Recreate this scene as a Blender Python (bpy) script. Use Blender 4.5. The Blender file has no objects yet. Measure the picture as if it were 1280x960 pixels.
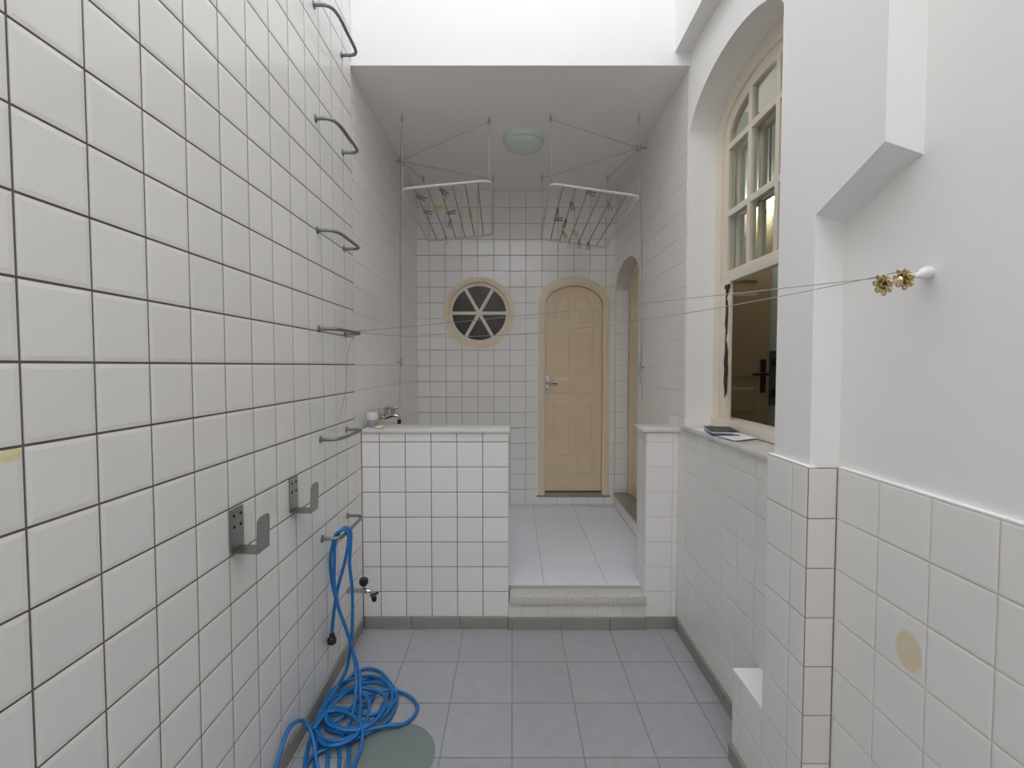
import bpy, bmesh, math, random
from mathutils import Vector, Matrix
random.seed(7)
SC = bpy.context.scene
COL = SC.collection
H = 1.566            # eye height above the yard floor; coordinates below are written relative to the eye
PI = math.pi

# ------------------------------------------------------------------ camera, sky, exposure
cam_d = bpy.data.cameras.new('camera'); cam = bpy.data.objects.new('camera', cam_d); COL.objects.link(cam)
cam_d.sensor_width = 36.0; cam_d.lens = 36.0 * 588 / 1280; cam_d.clip_start = 0.02
cam.location = (0, 0, H); cam.rotation_euler = (math.radians(90 - 2.195), 0, 0)
SC.camera = cam
w = bpy.data.worlds.new('overcast_sky'); SC.world = w; w.use_nodes = True
bg = w.node_tree.nodes['Background']; bg.inputs[0].default_value = (0.97, 0.985, 1.02, 1); bg.inputs[1].default_value = 1.9
SC.view_settings.view_transform = 'Standard'; SC.view_settings.look = 'None'
SC.view_settings.exposure = 0.60; SC.view_settings.gamma = 1.0; SC.view_settings.use_curve_mapping = False
SC.cycles.max_bounces = 10; SC.cycles.diffuse_bounces = 7; SC.cycles.glossy_bounces = 4
SC.cycles.transparent_max_bounces = 12; SC.cycles.caustics_reflective = False; SC.cycles.caustics_refractive = False

# ------------------------------------------------------------------ materials
def mat(name, col, rough=0.5, metal=0.0, noise=0.0, scale=8.0, bump=0.0, bscale=60.0, rnd=0.0, col2=None, spec=0.5, coat=0.0):
    m = bpy.data.materials.new(name); m.use_nodes = True
    nt = m.node_tree; p = nt.nodes['Principled BSDF']
    p.inputs['Roughness'].default_value = rough; p.inputs['Metallic'].default_value = metal
    p.inputs['Specular IOR Level'].default_value = spec; p.inputs['Coat Weight'].default_value = coat
    tc = nt.nodes.new('ShaderNodeTexCoord'); geo = nt.nodes.new('ShaderNodeNewGeometry')
    n = nt.nodes.new('ShaderNodeTexNoise'); n.inputs['Scale'].default_value = scale; n.inputs['Detail'].default_value = 5
    nt.links.new(geo.outputs['Position'], n.inputs['Vector'])
    mx = nt.nodes.new('ShaderNodeMix'); mx.data_type = 'RGBA'
    c2 = col2 or tuple(c * (1 - noise) for c in col)
    mx.inputs[6].default_value = (*col, 1); mx.inputs[7].default_value = (*c2, 1)
    nt.links.new(n.outputs['Fac'], mx.inputs[0])
    out = mx.outputs[2]
    if rnd:
        oi = nt.nodes.new('ShaderNodeObjectInfo'); mr = nt.nodes.new('ShaderNodeMapRange')
        mr.inputs['To Min'].default_value = 1 - rnd; mr.inputs['To Max'].default_value = 1.0
        nt.links.new(oi.outputs['Random'], mr.inputs['Value'])
        hs = nt.nodes.new('ShaderNodeHueSaturation'); nt.links.new(out, hs.inputs['Color'])
        nt.links.new(mr.outputs[0], hs.inputs['Value']); out = hs.outputs[0]
    nt.links.new(out, p.inputs['Base Color'])
    if bump:
        b = nt.nodes.new('ShaderNodeTexNoise'); b.inputs['Scale'].default_value = bscale; b.inputs['Detail'].default_value = 3
        nt.links.new(geo.outputs['Position'], b.inputs['Vector'])
        bn = nt.nodes.new('ShaderNodeBump'); bn.inputs['Strength'].default_value = bump; bn.inputs['Distance'].default_value = 0.004
        nt.links.new(b.outputs['Fac'], bn.inputs['Height']); nt.links.new(bn.outputs[0], p.inputs['Normal'])
    return m

def stain(m, centre, radii, col, keep=None):
    """a worn-in stain with a shape of its own, at a fixed place of the tiles (world position)"""
    nt = m.node_tree; p = nt.nodes['Principled BSDF']; src = p.inputs['Base Color'].links[0].from_socket
    geo = nt.nodes.new('ShaderNodeNewGeometry')
    sub = nt.nodes.new('ShaderNodeVectorMath'); sub.operation = 'SUBTRACT'; sub.inputs[1].default_value = centre
    nt.links.new(geo.outputs['Position'], sub.inputs[0])
    nz = nt.nodes.new('ShaderNodeTexNoise'); nz.inputs['Scale'].default_value = 40
    dv = nt.nodes.new('ShaderNodeVectorMath'); dv.operation = 'DIVIDE'; dv.inputs[1].default_value = radii
    nt.links.new(sub.outputs[0], dv.inputs[0])
    ln = nt.nodes.new('ShaderNodeVectorMath'); ln.operation = 'LENGTH'; nt.links.new(dv.outputs[0], ln.inputs[0])
    ad = nt.nodes.new('ShaderNodeMath'); ad.operation = 'MULTIPLY_ADD'; ad.inputs[1].default_value = 0.25
    nt.links.new(nz.outputs['Fac'], ad.inputs[0]); nt.links.new(ln.outputs['Value'], ad.inputs[2])
    mr = nt.nodes.new('ShaderNodeMapRange'); mr.inputs['From Min'].default_value = 1.2; mr.inputs['From Max'].default_value = 1.05
    mr.inputs['To Min'].default_value = 0; mr.inputs['To Max'].default_value = 0.75
    nt.links.new(ad.outputs[0], mr.inputs['Value'])
    mx = nt.nodes.new('ShaderNodeMix'); mx.data_type = 'RGBA'; mx.inputs[7].default_value = (*col, 1)
    nt.links.new(mr.outputs[0], mx.inputs[0]); nt.links.new(src, mx.inputs[6]); nt.links.new(mx.outputs[2], p.inputs['Base Color'])

def glass(name, tint, rough=0.02):
    m = bpy.data.materials.new(name); m.use_nodes = True; nt = m.node_tree
    nt.nodes.remove(nt.nodes['Principled BSDF']); o = nt.nodes['Material Output']
    t = nt.nodes.new('ShaderNodeBsdfTransparent'); t.inputs[0].default_value = (*tint, 1)
    g = nt.nodes.new('ShaderNodeBsdfGlossy'); g.inputs['Roughness'].default_value = rough
    lw = nt.nodes.new('ShaderNodeLayerWeight'); lw.inputs[0].default_value = 0.5          # Schlick reflectance from the facing angle, same on both sides of a pane
    pw = nt.nodes.new('ShaderNodeMath'); pw.operation = 'POWER'; pw.inputs[1].default_value = 5.0; nt.links.new(lw.outputs['Facing'], pw.inputs[0])
    f = nt.nodes.new('ShaderNodeMath'); f.operation = 'MULTIPLY_ADD'; f.inputs[1].default_value = 0.92; f.inputs[2].default_value = 0.045; nt.links.new(pw.outputs[0], f.inputs[0])
    mx = nt.nodes.new('ShaderNodeMixShader')
    nt.links.new(f.outputs[0], mx.inputs[0]); nt.links.new(t.outputs[0], mx.inputs[1]); nt.links.new(g.outputs[0], mx.inputs[2])
    nt.links.new(mx.outputs[0], o.inputs[0]); return m

def emit(name, col, s):
    m = bpy.data.materials.new(name); m.use_nodes = True
    p = m.node_tree.nodes['Principled BSDF']; p.inputs['Base Color'].default_value = (*col, 1)
    p.inputs['Emission Color'].default_value = (*col, 1); p.inputs['Emission Strength'].default_value = s
    return m

MT = dict(
    tile=mat('glazed white tile', (0.81, 0.795, 0.77), 0.14, noise=0.04, scale=5, bump=0.05, bscale=9, rnd=0.045),
    tile_half=mat('glazed white tile of the low wall', (0.88, 0.86, 0.84), 0.2, noise=0.03, scale=5, rnd=0.04),
    tile_back=mat('glazed wall tile of the passage', (0.87, 0.855, 0.835), 0.10, noise=0.04, scale=4, rnd=0.03),
    tile_right=mat('glazed off white tile', (0.86, 0.845, 0.82), 0.18, noise=0.04, scale=5, rnd=0.03),
    tile_cream=mat('cream tile', (0.79, 0.765, 0.715), 0.2, noise=0.05, scale=8, rnd=0.04),
    grout_dark=mat('dark brown grout', (0.17, 0.15, 0.135), 0.9, noise=0.4, scale=30),
    grout_grey=mat('grey grout', (0.52, 0.50, 0.47), 0.9, noise=0.25, scale=30),
    grout_light=mat('pale grout', (0.74, 0.70, 0.65), 0.9, noise=0.25, scale=20),
    grout_brown=mat('brownish grout', (0.30, 0.24, 0.185), 0.9, noise=0.3, scale=20),
    plaster=mat('white painted plaster', (0.88, 0.87, 0.855), 0.75, noise=0.03, scale=6, bump=0.1, bscale=50),
    plaster_header=mat('white painted header plaster', (0.86, 0.86, 0.86), 0.75, noise=0.02, scale=6, bump=0.15, bscale=50),
    ceiling=mat('ceiling paint', (0.91, 0.89, 0.865), 0.8, noise=0.03, scale=4),
    floor=mat('grey cement floor tile', (0.43, 0.445, 0.465), 0.5, noise=0.2, scale=14, bump=0.3, bscale=160, rnd=0.07),
    floor_grout=mat('dusty grey joint', (0.33, 0.325, 0.32), 0.9, noise=0.2, scale=30),
    base=mat('grey baseboard', (0.35, 0.33, 0.305), 0.6, noise=0.2, scale=12, rnd=0.06),
    inner=mat('polished white floor tile', (0.83, 0.87, 0.94), 0.22, noise=0.05, scale=3, rnd=0.03),
    granite=mat('speckled grey granite', (0.86, 0.84, 0.80), 0.35, scale=130, col2=(0.36, 0.345, 0.315)),
    granite_green=mat('olive granite', (0.36, 0.33, 0.26), 0.3, scale=160, col2=(0.24, 0.22, 0.17)),
    marble=mat('pale marble', (0.76, 0.745, 0.72), 0.25, noise=0.14, scale=9),
    cream=mat('cream paint on wood', (0.81, 0.70, 0.52), 0.38, noise=0.04, scale=6),
    leaf=mat('beige paint on door', (0.77, 0.62, 0.44), 0.36, noise=0.04, scale=5),
    sash=mat('pale beige window paint', (0.82, 0.745, 0.625), 0.4, noise=0.05, scale=9),
    wood_raw=mat('bare dark wood', (0.05, 0.035, 0.025), 0.8, noise=0.4, scale=40),
    steel=mat('brushed steel', (0.38, 0.37, 0.355), 0.38, 1.0, noise=0.15, scale=30),
    rung=mat('galvanised grey bar', (0.30, 0.30, 0.305), 0.45, 0.75, noise=0.25, scale=30),
    chrome=mat('chrome', (0.52, 0.52, 0.52), 0.12, 1.0),
    black=mat('black plastic', (0.015, 0.015, 0.015), 0.4),
    hole=mat('black for holes and gap shade', (0.02, 0.02, 0.02), 0.8),
    hose=mat('blue hose rubber', (0.012, 0.165, 0.46), 0.32, noise=0.12, scale=12),
    cover=mat('green grey cover', (0.21, 0.255, 0.245), 0.65, noise=0.15, scale=12, bump=0.3, bscale=120),
    tubew=mat('dulled white tube', (0.66, 0.65, 0.63), 0.35), rodm=mat('grey coated rod', (0.33, 0.32, 0.31), 0.4),
    white=mat('white enamel', (0.90, 0.90, 0.90), 0.3),
    cord=mat('white nylon cord', (0.62, 0.60, 0.57), 0.7),
    cord_grey=mat('greyed cord', (0.48, 0.46, 0.44), 0.8),
    wire=mat('thin steel wire', (0.35, 0.34, 0.32), 0.5, 0.4),
    brass=mat('aged brass', (0.80, 0.66, 0.40), 0.2, 1.0, noise=0.35, scale=60),
    ceramic=mat('white ceramic', (0.85, 0.85, 0.84), 0.15),
    opal=mat('pale green opal glass', (0.66, 0.74, 0.70), 0.25, noise=0.03),
    peg_dark=mat('dark grey peg', (0.05, 0.05, 0.055), 0.5), peg_red=mat('red peg', (0.42, 0.05, 0.07), 0.5),
    peg_yellow=mat('yellow peg', (0.72, 0.46, 0.03), 0.5), peg_pink=mat('faded red peg', (0.50, 0.10, 0.12), 0.5),
    peg_olive=mat('olive peg', (0.22, 0.20, 0.09), 0.5),
    soap=mat('beige soap', (0.66, 0.54, 0.43), 0.5), jar=mat('cloudy plastic', (0.66, 0.67, 0.67), 0.35),
    jar_grey=mat('grey contents', (0.32, 0.33, 0.33), 0.6),
    paper=mat('white paper', (0.80, 0.81, 0.86), 0.7), cover_black=mat('black notebook cover', (0.02, 0.02, 0.026), 0.45),
    blue_edge=mat('blue paper edge', (0.09, 0.11, 0.30), 0.6),
    room=mat('greenish room wall', (0.62, 0.67, 0.61), 0.8, noise=0.06), room_floor=mat('room floor', (0.22, 0.18, 0.14), 0.6),
    room_door=mat('ochre door paint', (0.48, 0.36, 0.22), 0.8, noise=0.06),
    bronze=mat('dark bronze', (0.05, 0.035, 0.025), 0.4, 0.7),
    slate=mat('dark grey wall board', (0.09, 0.10, 0.095), 0.5),
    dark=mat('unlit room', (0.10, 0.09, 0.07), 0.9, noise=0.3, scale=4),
    glass=glass('clear pane', (0.93, 0.95, 0.93)), glass_dark=glass('smoked pane', (0.66, 0.64, 0.58), 0.08),
    lamp=emit('lit lamp globe', (1.0, 0.96, 0.9), 40.0),
)
MT['tile_d'] = mat('glazed off white tile of the near wall', (0.86, 0.845, 0.82), 0.18, noise=0.04, scale=5, rnd=0.03)
stain(MT['tile_d'], (0.96, 1.113, H - 0.69), (0.05, 0.037, 0.048), (0.74, 0.61, 0.38))
stain(MT['tile'], (-0.886, 0.826, H - 0.158), (0.05, 0.022, 0.012), (0.75, 0.65, 0.30))

# ------------------------------------------------------------------ helpers
ABS = {}
def box(bm, lo, hi, bev=0.0):
    vs = [bm.verts.new((x, y, z)) for x in (lo[0], hi[0]) for y in (lo[1], hi[1]) for z in (lo[2], hi[2])]
    fs = [bm.faces.new([vs[i] for i in f]) for f in ((0, 1, 3, 2), (4, 6, 7, 5), (0, 4, 5, 1), (2, 3, 7, 6), (0, 2, 6, 4), (1, 5, 7, 3))]
    bmesh.ops.recalc_face_normals(bm, faces=fs)
    if bev:
        es = list({e for f in fs for e in f.edges})
        bmesh.ops.bevel(bm, geom=es, offset=bev, segments=2, affect='EDGES', profile=0.6)
    return bm
def BX(lo, hi, bev=0.0): return box(bmesh.new(), lo, hi, bev)
def prism(bm, poly, vec, inset=0.0, lift=0.0):
    """polygon (3D points) extruded by vec; with inset the far face shrinks about its centre (a fielded panel)"""
    a = [Vector(p) for p in poly]; v = Vector(vec); c = sum(a, Vector()) / len(a)
    def vadd(q): return bm.verts.new(q)
    A = [vadd(p) for p in a]
    def shrink(p):
        d = p - c; L = d.length
        return c + d * max(0.05, (L - inset) / L) if inset else p
    B = [vadd(shrink(p) + v) for p in a]
    n = len(a); fs = [bm.faces.new(A), bm.faces.new(list(reversed(B)))]
    for i in range(n): fs.append(bm.faces.new((A[i], A[(i + 1) % n], B[(i + 1) % n], B[i])))
    bmesh.ops.recalc_face_normals(bm, faces=fs); return bm
def band(bm, outer, inner, vec, closed=True):
    """strip between two matching outlines, extruded by vec"""
    v = Vector(vec); n = len(outer)
    O = [bm.verts.new(p) for p in outer]; I = [bm.verts.new(p) for p in inner]
    O2 = [bm.verts.new(Vector(p) + v) for p in outer]; I2 = [bm.verts.new(Vector(p) + v) for p in inner]
    fs = []
    for i in range(n if closed else n - 1):
        j = (i + 1) % n
        for q in ((O[i], O[j], I[j], I[i]), (O2[j], O2[i], I2[i], I2[j]), (O[j], O[i], O2[i], O2[j]), (I[i], I[j], I2[j], I2[i])): fs.append(bm.faces.new(q))
    if not closed:
        for k in (0, n - 1): fs.append(bm.faces.new((O[k], I[k], I2[k], O2[k])))
    bmesh.ops.recalc_face_normals(bm, faces=fs); return bm
def catmull(pts, sub=6, closed=False):
    P = [Vector(p) for p in pts]; n = len(P); out = []
    rng = range(n) if closed else range(n - 1)
    for i in rng:
        p0 = P[(i - 1) % n] if (closed or i > 0) else P[0] * 2 - P[1]
        p1, p2 = P[i], P[(i + 1) % n]
        p3 = P[(i + 2) % n] if (closed or i + 2 < n) else P[-1] * 2 - P[-2]
        for s in range(sub):
            t = s / sub
            out.append(0.5 * (2 * p1 + (p2 - p0) * t + (2 * p0 - 5 * p1 + 4 * p2 - p3) * t * t + (3 * p1 - p0 - 3 * p2 + p3) * t ** 3))
    if not closed: out.append(P[-1].copy())
    return out
def tube(bm, pts, r, seg=8, closed=False):
    P = [Vector(p) for p in pts]; n = len(P); R = r if hasattr(r, '__len__') else [r] * n
    rings = []; up = None
    for i in range(n):
        a = P[(i - 1) % n] if (closed or i > 0) else P[i]; b = P[(i + 1) % n] if (closed or i < n - 1) else P[i]
        t = (b - a)
        t = t.normalized() if t.length > 1e-9 else Vector((0, 0, 1))
        if up is None: up = t.orthogonal().normalized()
        up = (up - t * up.dot(t)); up = up.normalized() if up.length > 1e-6 else t.orthogonal().normalized()
        s = t.cross(up)
        rings.append([bm.verts.new(P[i] + (up * math.cos(2 * PI * k / seg) + s * math.sin(2 * PI * k / seg)) * R[i]) for k in range(seg)])
    fs = []
    for i in range(n if closed else n - 1):
        A, B = rings[i], rings[(i + 1) % n]
        for k in range(seg): fs.append(bm.faces.new((A[k], A[(k + 1) % seg], B[(k + 1) % seg], B[k])))
    if not closed: fs.append(bm.faces.new(rings[0])); fs.append(bm.faces.new(rings[-1]))
    bmesh.ops.recalc_face_normals(bm, faces=fs); return bm
def TB(pts, r, seg=8, closed=False): return tube(bmesh.new(), pts, r, seg, closed)
def lathe(bm, prof, origin, axis, seg=20):
    """prof: (radius, distance along axis) pairs"""
    ax = Vector(axis).normalized(); u = ax.orthogonal().normalized(); s = ax.cross(u); o = Vector(origin)
    rings = []
    for r, d in prof:
        if r < 1e-6: rings.append([bm.verts.new(o + ax * d)])
        else: rings.append([bm.verts.new(o + ax * d + (u * math.cos(2 * PI * k / seg) + s * math.sin(2 * PI * k / seg)) * r) for k in range(seg)])
    fs = []
    for A, B in zip(rings, rings[1:]):
        for k in range(seg):
            q = [A[k % len(A)], A[(k + 1) % len(A)], B[(k + 1) % len(B)], B[k % len(B)]]
            q = [v for i, v in enumerate(q) if v not in q[:i]]
            if len(q) > 2: fs.append(bm.faces.new(q))
    for R in (rings[0], rings[-1]):
        if len(R) > 2: fs.append(bm.faces.new(R))
    bmesh.ops.recalc_face_normals(bm, faces=fs); return bm
def LT(prof, o, ax, seg=20): return lathe(bmesh.new(), prof, o, ax, seg)

def obj(name, bm, m, parent=None, at=None, smooth=False, kind=None, label=None):
    """links one mesh object; bm is written in eye-relative coordinates"""
    if parent is not None: org = ABS[parent.name]
    else: org = Vector(at) + Vector((0, 0, H)) if at is not None else Vector((0, 0, 0))
    bm.transform(Matrix.Translation(Vector((0, 0, H)) - org))
    me = bpy.data.meshes.new(name); bm.to_mesh(me); bm.free()
    me.materials.append(MT[m] if isinstance(m, str) else m)
    if smooth:
        for p in me.polygons: p.use_smooth = True
        if smooth is not True:
            me.set_sharp_from_angle(angle=math.radians(smooth))
    o = bpy.data.objects.new(name, me); COL.objects.link(o)
    if parent is not None: o.parent = parent
    else: o.location = org
    ABS[o.name] = org
    if kind: o['kind'] = kind
    if label: o['label'] = label
    return o
def struct(name, bm, m, label=None, cat=None, smooth=False):
    o = obj(name, bm, m, kind='structure', smooth=smooth)
    if label: o['label'] = label
    if cat: o['category'] = cat
    return o
def tag(o, label, cat, group=None):
    o['label'] = label; o['category'] = cat
    if group: o['group'] = group
    return o
def empty(name, at, label=None, cat=None, group=None, kind=None):
    o = bpy.data.objects.new(name, None); COL.objects.link(o); o.empty_display_size = 0.05
    o.location = Vector(at) + Vector((0, 0, H)); ABS[o.name] = o.location.copy()
    if label: tag(o, label, cat, group)
    if kind: o['kind'] = kind
    return o
def dup(root, M, label, group=None):
    """copy of a thing with copies of its parts and sub-parts, placed by the matrix M"""
    r = root.copy(); COL.objects.link(r); r.matrix_basis = M; r['label'] = label
    if group: r['group'] = group
    for ch in list(root.children):
        c = ch.copy(); COL.objects.link(c); c.parent = r
        for g in list(ch.children):
            d = g.copy(); COL.objects.link(d); d.parent = c
    return r
def cut(o, cutters):
    """booleans the cutter shapes out of a mesh object and keeps the result as its mesh"""
    for cb in cutters:
        cb = cb.copy(); cb.transform(Matrix.Translation((0, 0, H)))
        me = bpy.data.meshes.new('cutter'); cb.to_mesh(me); cb.free()
        c = bpy.data.objects.new('cutter', me); COL.objects.link(c)
        md = o.modifiers.new('cut', 'BOOLEAN'); md.operation = 'DIFFERENCE'; md.solver = 'EXACT'; md.object = c
        bpy.context.view_layer.update()
        ev = o.evaluated_get(bpy.context.evaluated_depsgraph_get())
        new = bpy.data.meshes.new_from_object(ev)
        o.modifiers.clear(); old = o.data; o.data = new
        if old.users == 0: bpy.data.meshes.remove(old)
        bpy.data.objects.remove(c); bpy.data.meshes.remove(me)

PT = math.radians(2.195)
def in_view(p):
    y = p[1] * math.cos(PT) - p[2] * math.sin(PT); z = p[2] * math.cos(PT) + p[1] * math.sin(PT)
    return y > 0.3 and abs(p[0]) / y < 1.30 and abs(z) / y < 0.98
TILE_CACHE = {}
def tile_bm(bm, M, wd, ht, th, ins, dip):
    q = [(-wd / 2, -ht / 2), (wd / 2, -ht / 2), (wd / 2, ht / 2), (-wd / 2, ht / 2)]
    i_ = [(x - math.copysign(ins, x), y - math.copysign(ins, y)) for x, y in q]
    L = [[bm.verts.new(M @ Vector((x, y, z))) for x, y in pts] for pts, z in ((q, -th), (q, -dip), (i_, 0.0))]
    for A, B in zip(L, L[1:]):
        for k in range(4): bm.faces.new((A[k], A[(k + 1) % 4], B[(k + 1) % 4], B[k]))
    bm.faces.new(L[2])
def tiles(parent, origin, u, v, ues, ves, m, gap=0.004, th=0.007, ins=0.009, dip=0.0012, single=True, skip=None, cutters=None, hit=None, jit=0.0015, name='tile', rest='tile_field'):
    """tiles on a plane: origin + u*a + v*b, facing u x v; ues / ves are the joint positions. Tiles in view are parts, those outside it are one joined part."""
    O = Vector(origin); U = Vector(u); Vv = Vector(v); N = U.cross(Vv)
    R = Matrix((U, Vv, N)).transposed().to_4x4()
    rest_bm = bmesh.new(); nrest = 0
    for a0, a1 in zip(ues, ues[1:]):
        for b0, b1 in zip(ves, ves[1:]):
            if a1 - a0 < gap + 0.004 or b1 - b0 < gap + 0.004: continue
            if skip and skip((a0 + a1) / 2, (b0 + b1) / 2, a0, a1, b0, b1): continue
            c = O + U * (a0 + a1) / 2 + Vv * (b0 + b1) / 2
            wd, ht = a1 - a0 - gap, b1 - b0 - gap
            J = Matrix.Rotation(random.uniform(-jit, jit), 4, 'X') @ Matrix.Rotation(random.uniform(-jit, jit), 4, 'Y')
            ii = min(ins, wd / 3, ht / 3)
            if not single or not in_view(c):
                tile_bm(rest_bm, Matrix.Translation(c) @ R @ J, wd, ht, th, ii, dip); nrest += 1; continue
            key = (round(wd, 3), round(ht, 3), m, th, ins)
            touched = hit and hit(a0, a1, b0, b1)
            me = TILE_CACHE.get(key)
            if me is None or touched:
                bm = bmesh.new(); tile_bm(bm, Matrix.Identity(4), wd, ht, th, ii, dip)
                if touched: bm.faces.new(list(reversed([x for x in bm.verts][:4])))
                me = bpy.data.meshes.new(name); bm.to_mesh(me); bm.free(); me.materials.append(MT[m])
                if not touched: TILE_CACHE[key] = me
            o = bpy.data.objects.new(name, me); COL.objects.link(o)
            o.matrix_basis = Matrix.Translation(c + Vector((0, 0, H))) @ R @ (Matrix.Identity(4) if touched else J)
            if touched:
                cut(o, cutters)
                if len(o.data.polygons) == 0: bpy.data.objects.remove(o); continue
            o.parent = parent
    if nrest: obj(rest, rest_bm, m, parent, kind='stuff')
    else: rest_bm.free()
def steps(a, b, pitch, phase):
    """joint positions between a and b: both ends plus every phase + k*pitch inside"""
    k = math.ceil((a - phase) / pitch + 1e-4); out = [a]
    while phase + k * pitch < b - 1e-4:
        q = phase + k * pitch
        if q - out[-1] > 0.012: out.append(q)
        k += 1
    if b - out[-1] < 0.012 and len(out) > 1: out.pop()
    out.append(b); return out
def ell(cu, cv, a, b, n=20, t0=0.0, t1=PI): return [(cu + a * math.cos(t0 + (t1 - t0) * i / n), cv + b * math.sin(t0 + (t1 - t0) * i / n)) for i in range(n + 1)]
def arch_pts(c, a, spring, rise, bottom, n=20): return [(c + a, bottom)] + ell(c, spring, a, rise, n) + [(c - a, bottom)]

FL = -1.566; CE = 1.653; YH = 2.655; YP = 2.752; YB = 4.50; XL = -0.886; ZI = -1.350
XR = 0.981; X1 = 0.873; X2 = 0.96; YC = 1.376; YPB = 1.60; YBX = 1.817; ZT = -0.302
BT = -1.496   # top of the grey baseboard

# ------------------------------------------------------------------ large structure
fl = struct('floor', BX((-1.2, -3.7, FL - 0.2), (1.3, YP + 0.1, FL - 0.004)), 'floor_grout', 'grey cement tiled floor of the narrow yard', 'floor')
tiles(fl, (0, 0, FL), (1, 0, 0), (0, 1, 0), steps(XL, XR, 0.289, 0.0), steps(-3.6, YP, 0.3053, 2.435), 'floor', gap=0.005, th=0.02, ins=0.003, dip=0.001)

wl = struct('wall_left', BX((XL - 0.25, -3.7, FL - 0.1), (XL - 0.003, YH, 3.3)), 'grout_dark', 'tall left wall of glossy white square tiles with dark grout', 'wall')
box_rows = steps(BT, 3.3, 0.152, 0.0072)
tiles(wl, (XL, 0, 0), (0, 1, 0), (0, 0, 1), steps(-3.6, YH, 0.152, 0.849), box_rows, 'tile', gap=0.0055, ins=0.010, dip=0.0012)
wlb = struct('wall_left_stub', BX((XL - 0.2, YH, FL - 0.1), (XL - 0.003, YP, -0.375)), 'grout_dark', 'narrow strip of left wall tiles meeting the low partition', 'wall')
tiles(wlb, (XL, 0, 0), (0, 1, 0), (0, 0, 1), [YH, YP], steps(BT, -0.376, 0.152, 0.0072), 'tile')

# passage shell
wip = struct('wall_passage_left', BX((-1.2, YH + 0.001, FL - 0.1), (-0.908, YB + 0.2, CE + 0.1)), 'grout_light', 'pale tiled left wall of the passage behind the low partition', 'wall')
tiles(wip, (-0.905, 0, 0), (0, 1, 0), (0, 0, 1), steps(YH, YB, 0.152, 0.02), steps(ZI, CE, 0.150, 0.005), 'tile_back', gap=0.003, ins=0.004, dip=0.0008, single=False)
ce = struct('ceiling', BX((-1.2, YH + 0.006, CE), (1.4, YB + 0.2, CE + 0.15)), 'ceiling', 'grey white painted ceiling slab over the passage', 'ceiling')
hd = struct('wall_header', box(BX((-1.2, YH, CE), (1.4, YH + 0.006, 3.5)), (-1.2, YH + 0.006, CE + 0.15), (1.4, YH + 0.15, 3.5)), 'plaster_header', 'bright white plaster wall above the passage opening', 'wall')
fi = struct('floor_passage', BX((-1.2, YP + 0.08, FL - 0.1), (1.3, YB + 0.1, ZI - 0.003)), 'grout_grey', 'raised passage floor of large white tiles', 'floor')
tiles(fi, (0, 0, ZI), (1, 0, 0), (0, 1, 0), steps(-0.905, XR, 0.388, 0.199), [2.852, 3.197, 3.602, 4.007, 4.412, YB], 'inner', gap=0.004, th=0.01, ins=0.002, dip=0.0006)

# back wall with arched door and round window openings
DC = 0.591; DA, DRISE, DSP = 0.353, 0.287, 0.575; LA, LRISE = 0.276, 0.19
WC = (-0.314, 0.505)
def xz(pts, y): return [(x, y, z) for x, z in pts]
def door_cut(y0, y1, a=DA - 0.012, r=DRISE - 0.012, b=-1.25): return prism(bmesh.new(), xz(arch_pts(DC, a, DSP, r, b), y0), (0, y1 - y0, 0))
def win_cut(y0, y1, r=0.30): return prism(bmesh.new(), xz([(WC[0] + r * math.cos(2 * PI * i / 40), WC[1] + r * math.sin(2 * PI * i / 40)) for i in range(40)], y0), (0, y1 - y0, 0))
wb = struct('wall_back', BX((-1.2, YB + 0.003, FL - 0.1), (1.4, YB + 0.16, CE + 0.1)), 'grout_grey', 'white tiled end wall holding arched door and round window', 'wall')
cuts = [door_cut(YB - 0.1, YB + 0.3), win_cut(YB - 0.1, YB + 0.3)]
cut(wb, cuts)
def hit_back(a0, a1, b0, b1):
    a0, a1 = -a1, -a0          # u runs to -X so that the tiles face the yard
    ins_d = a1 > DC - DA and a0 < DC + DA and b0 < DSP + DRISE and b1 > -1.26
    cx = min(max(WC[0], a0), a1); cz = min(max(WC[1], b0), b1)
    return ins_d or math.hypot(cx - WC[0], cz - WC[1]) < 0.30
def in_back(a, b, a0, a1, b0, b1):
    a0, a1 = -a1, -a0
    def ind(x, z): return abs(x - DC) < DA - 0.03 and -1.2 < z < DSP + (DRISE - 0.03) * math.sqrt(max(0, 1 - ((x - DC) / (DA - 0.03)) ** 2))
    def inw(x, z): return math.hypot(x - WC[0], z - WC[1]) < 0.28
    cs = [(x, z) for x in (a0, a1) for z in (b0, b1)]
    return all(ind(*c) for c in cs) or all(inw(*c) for c in cs)
tiles(wb, (0, YB, 0), (-1, 0, 0), (0, 0, 1), steps(-1.125, 0.905, 0.152, 0.021), steps(ZI, CE, 0.149, 0.004), 'tile_back', gap=0.003, ins=0.005, dip=0.0008, hit=hit_back, cutters=cuts, skip=in_back, jit=0.0006)

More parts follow.
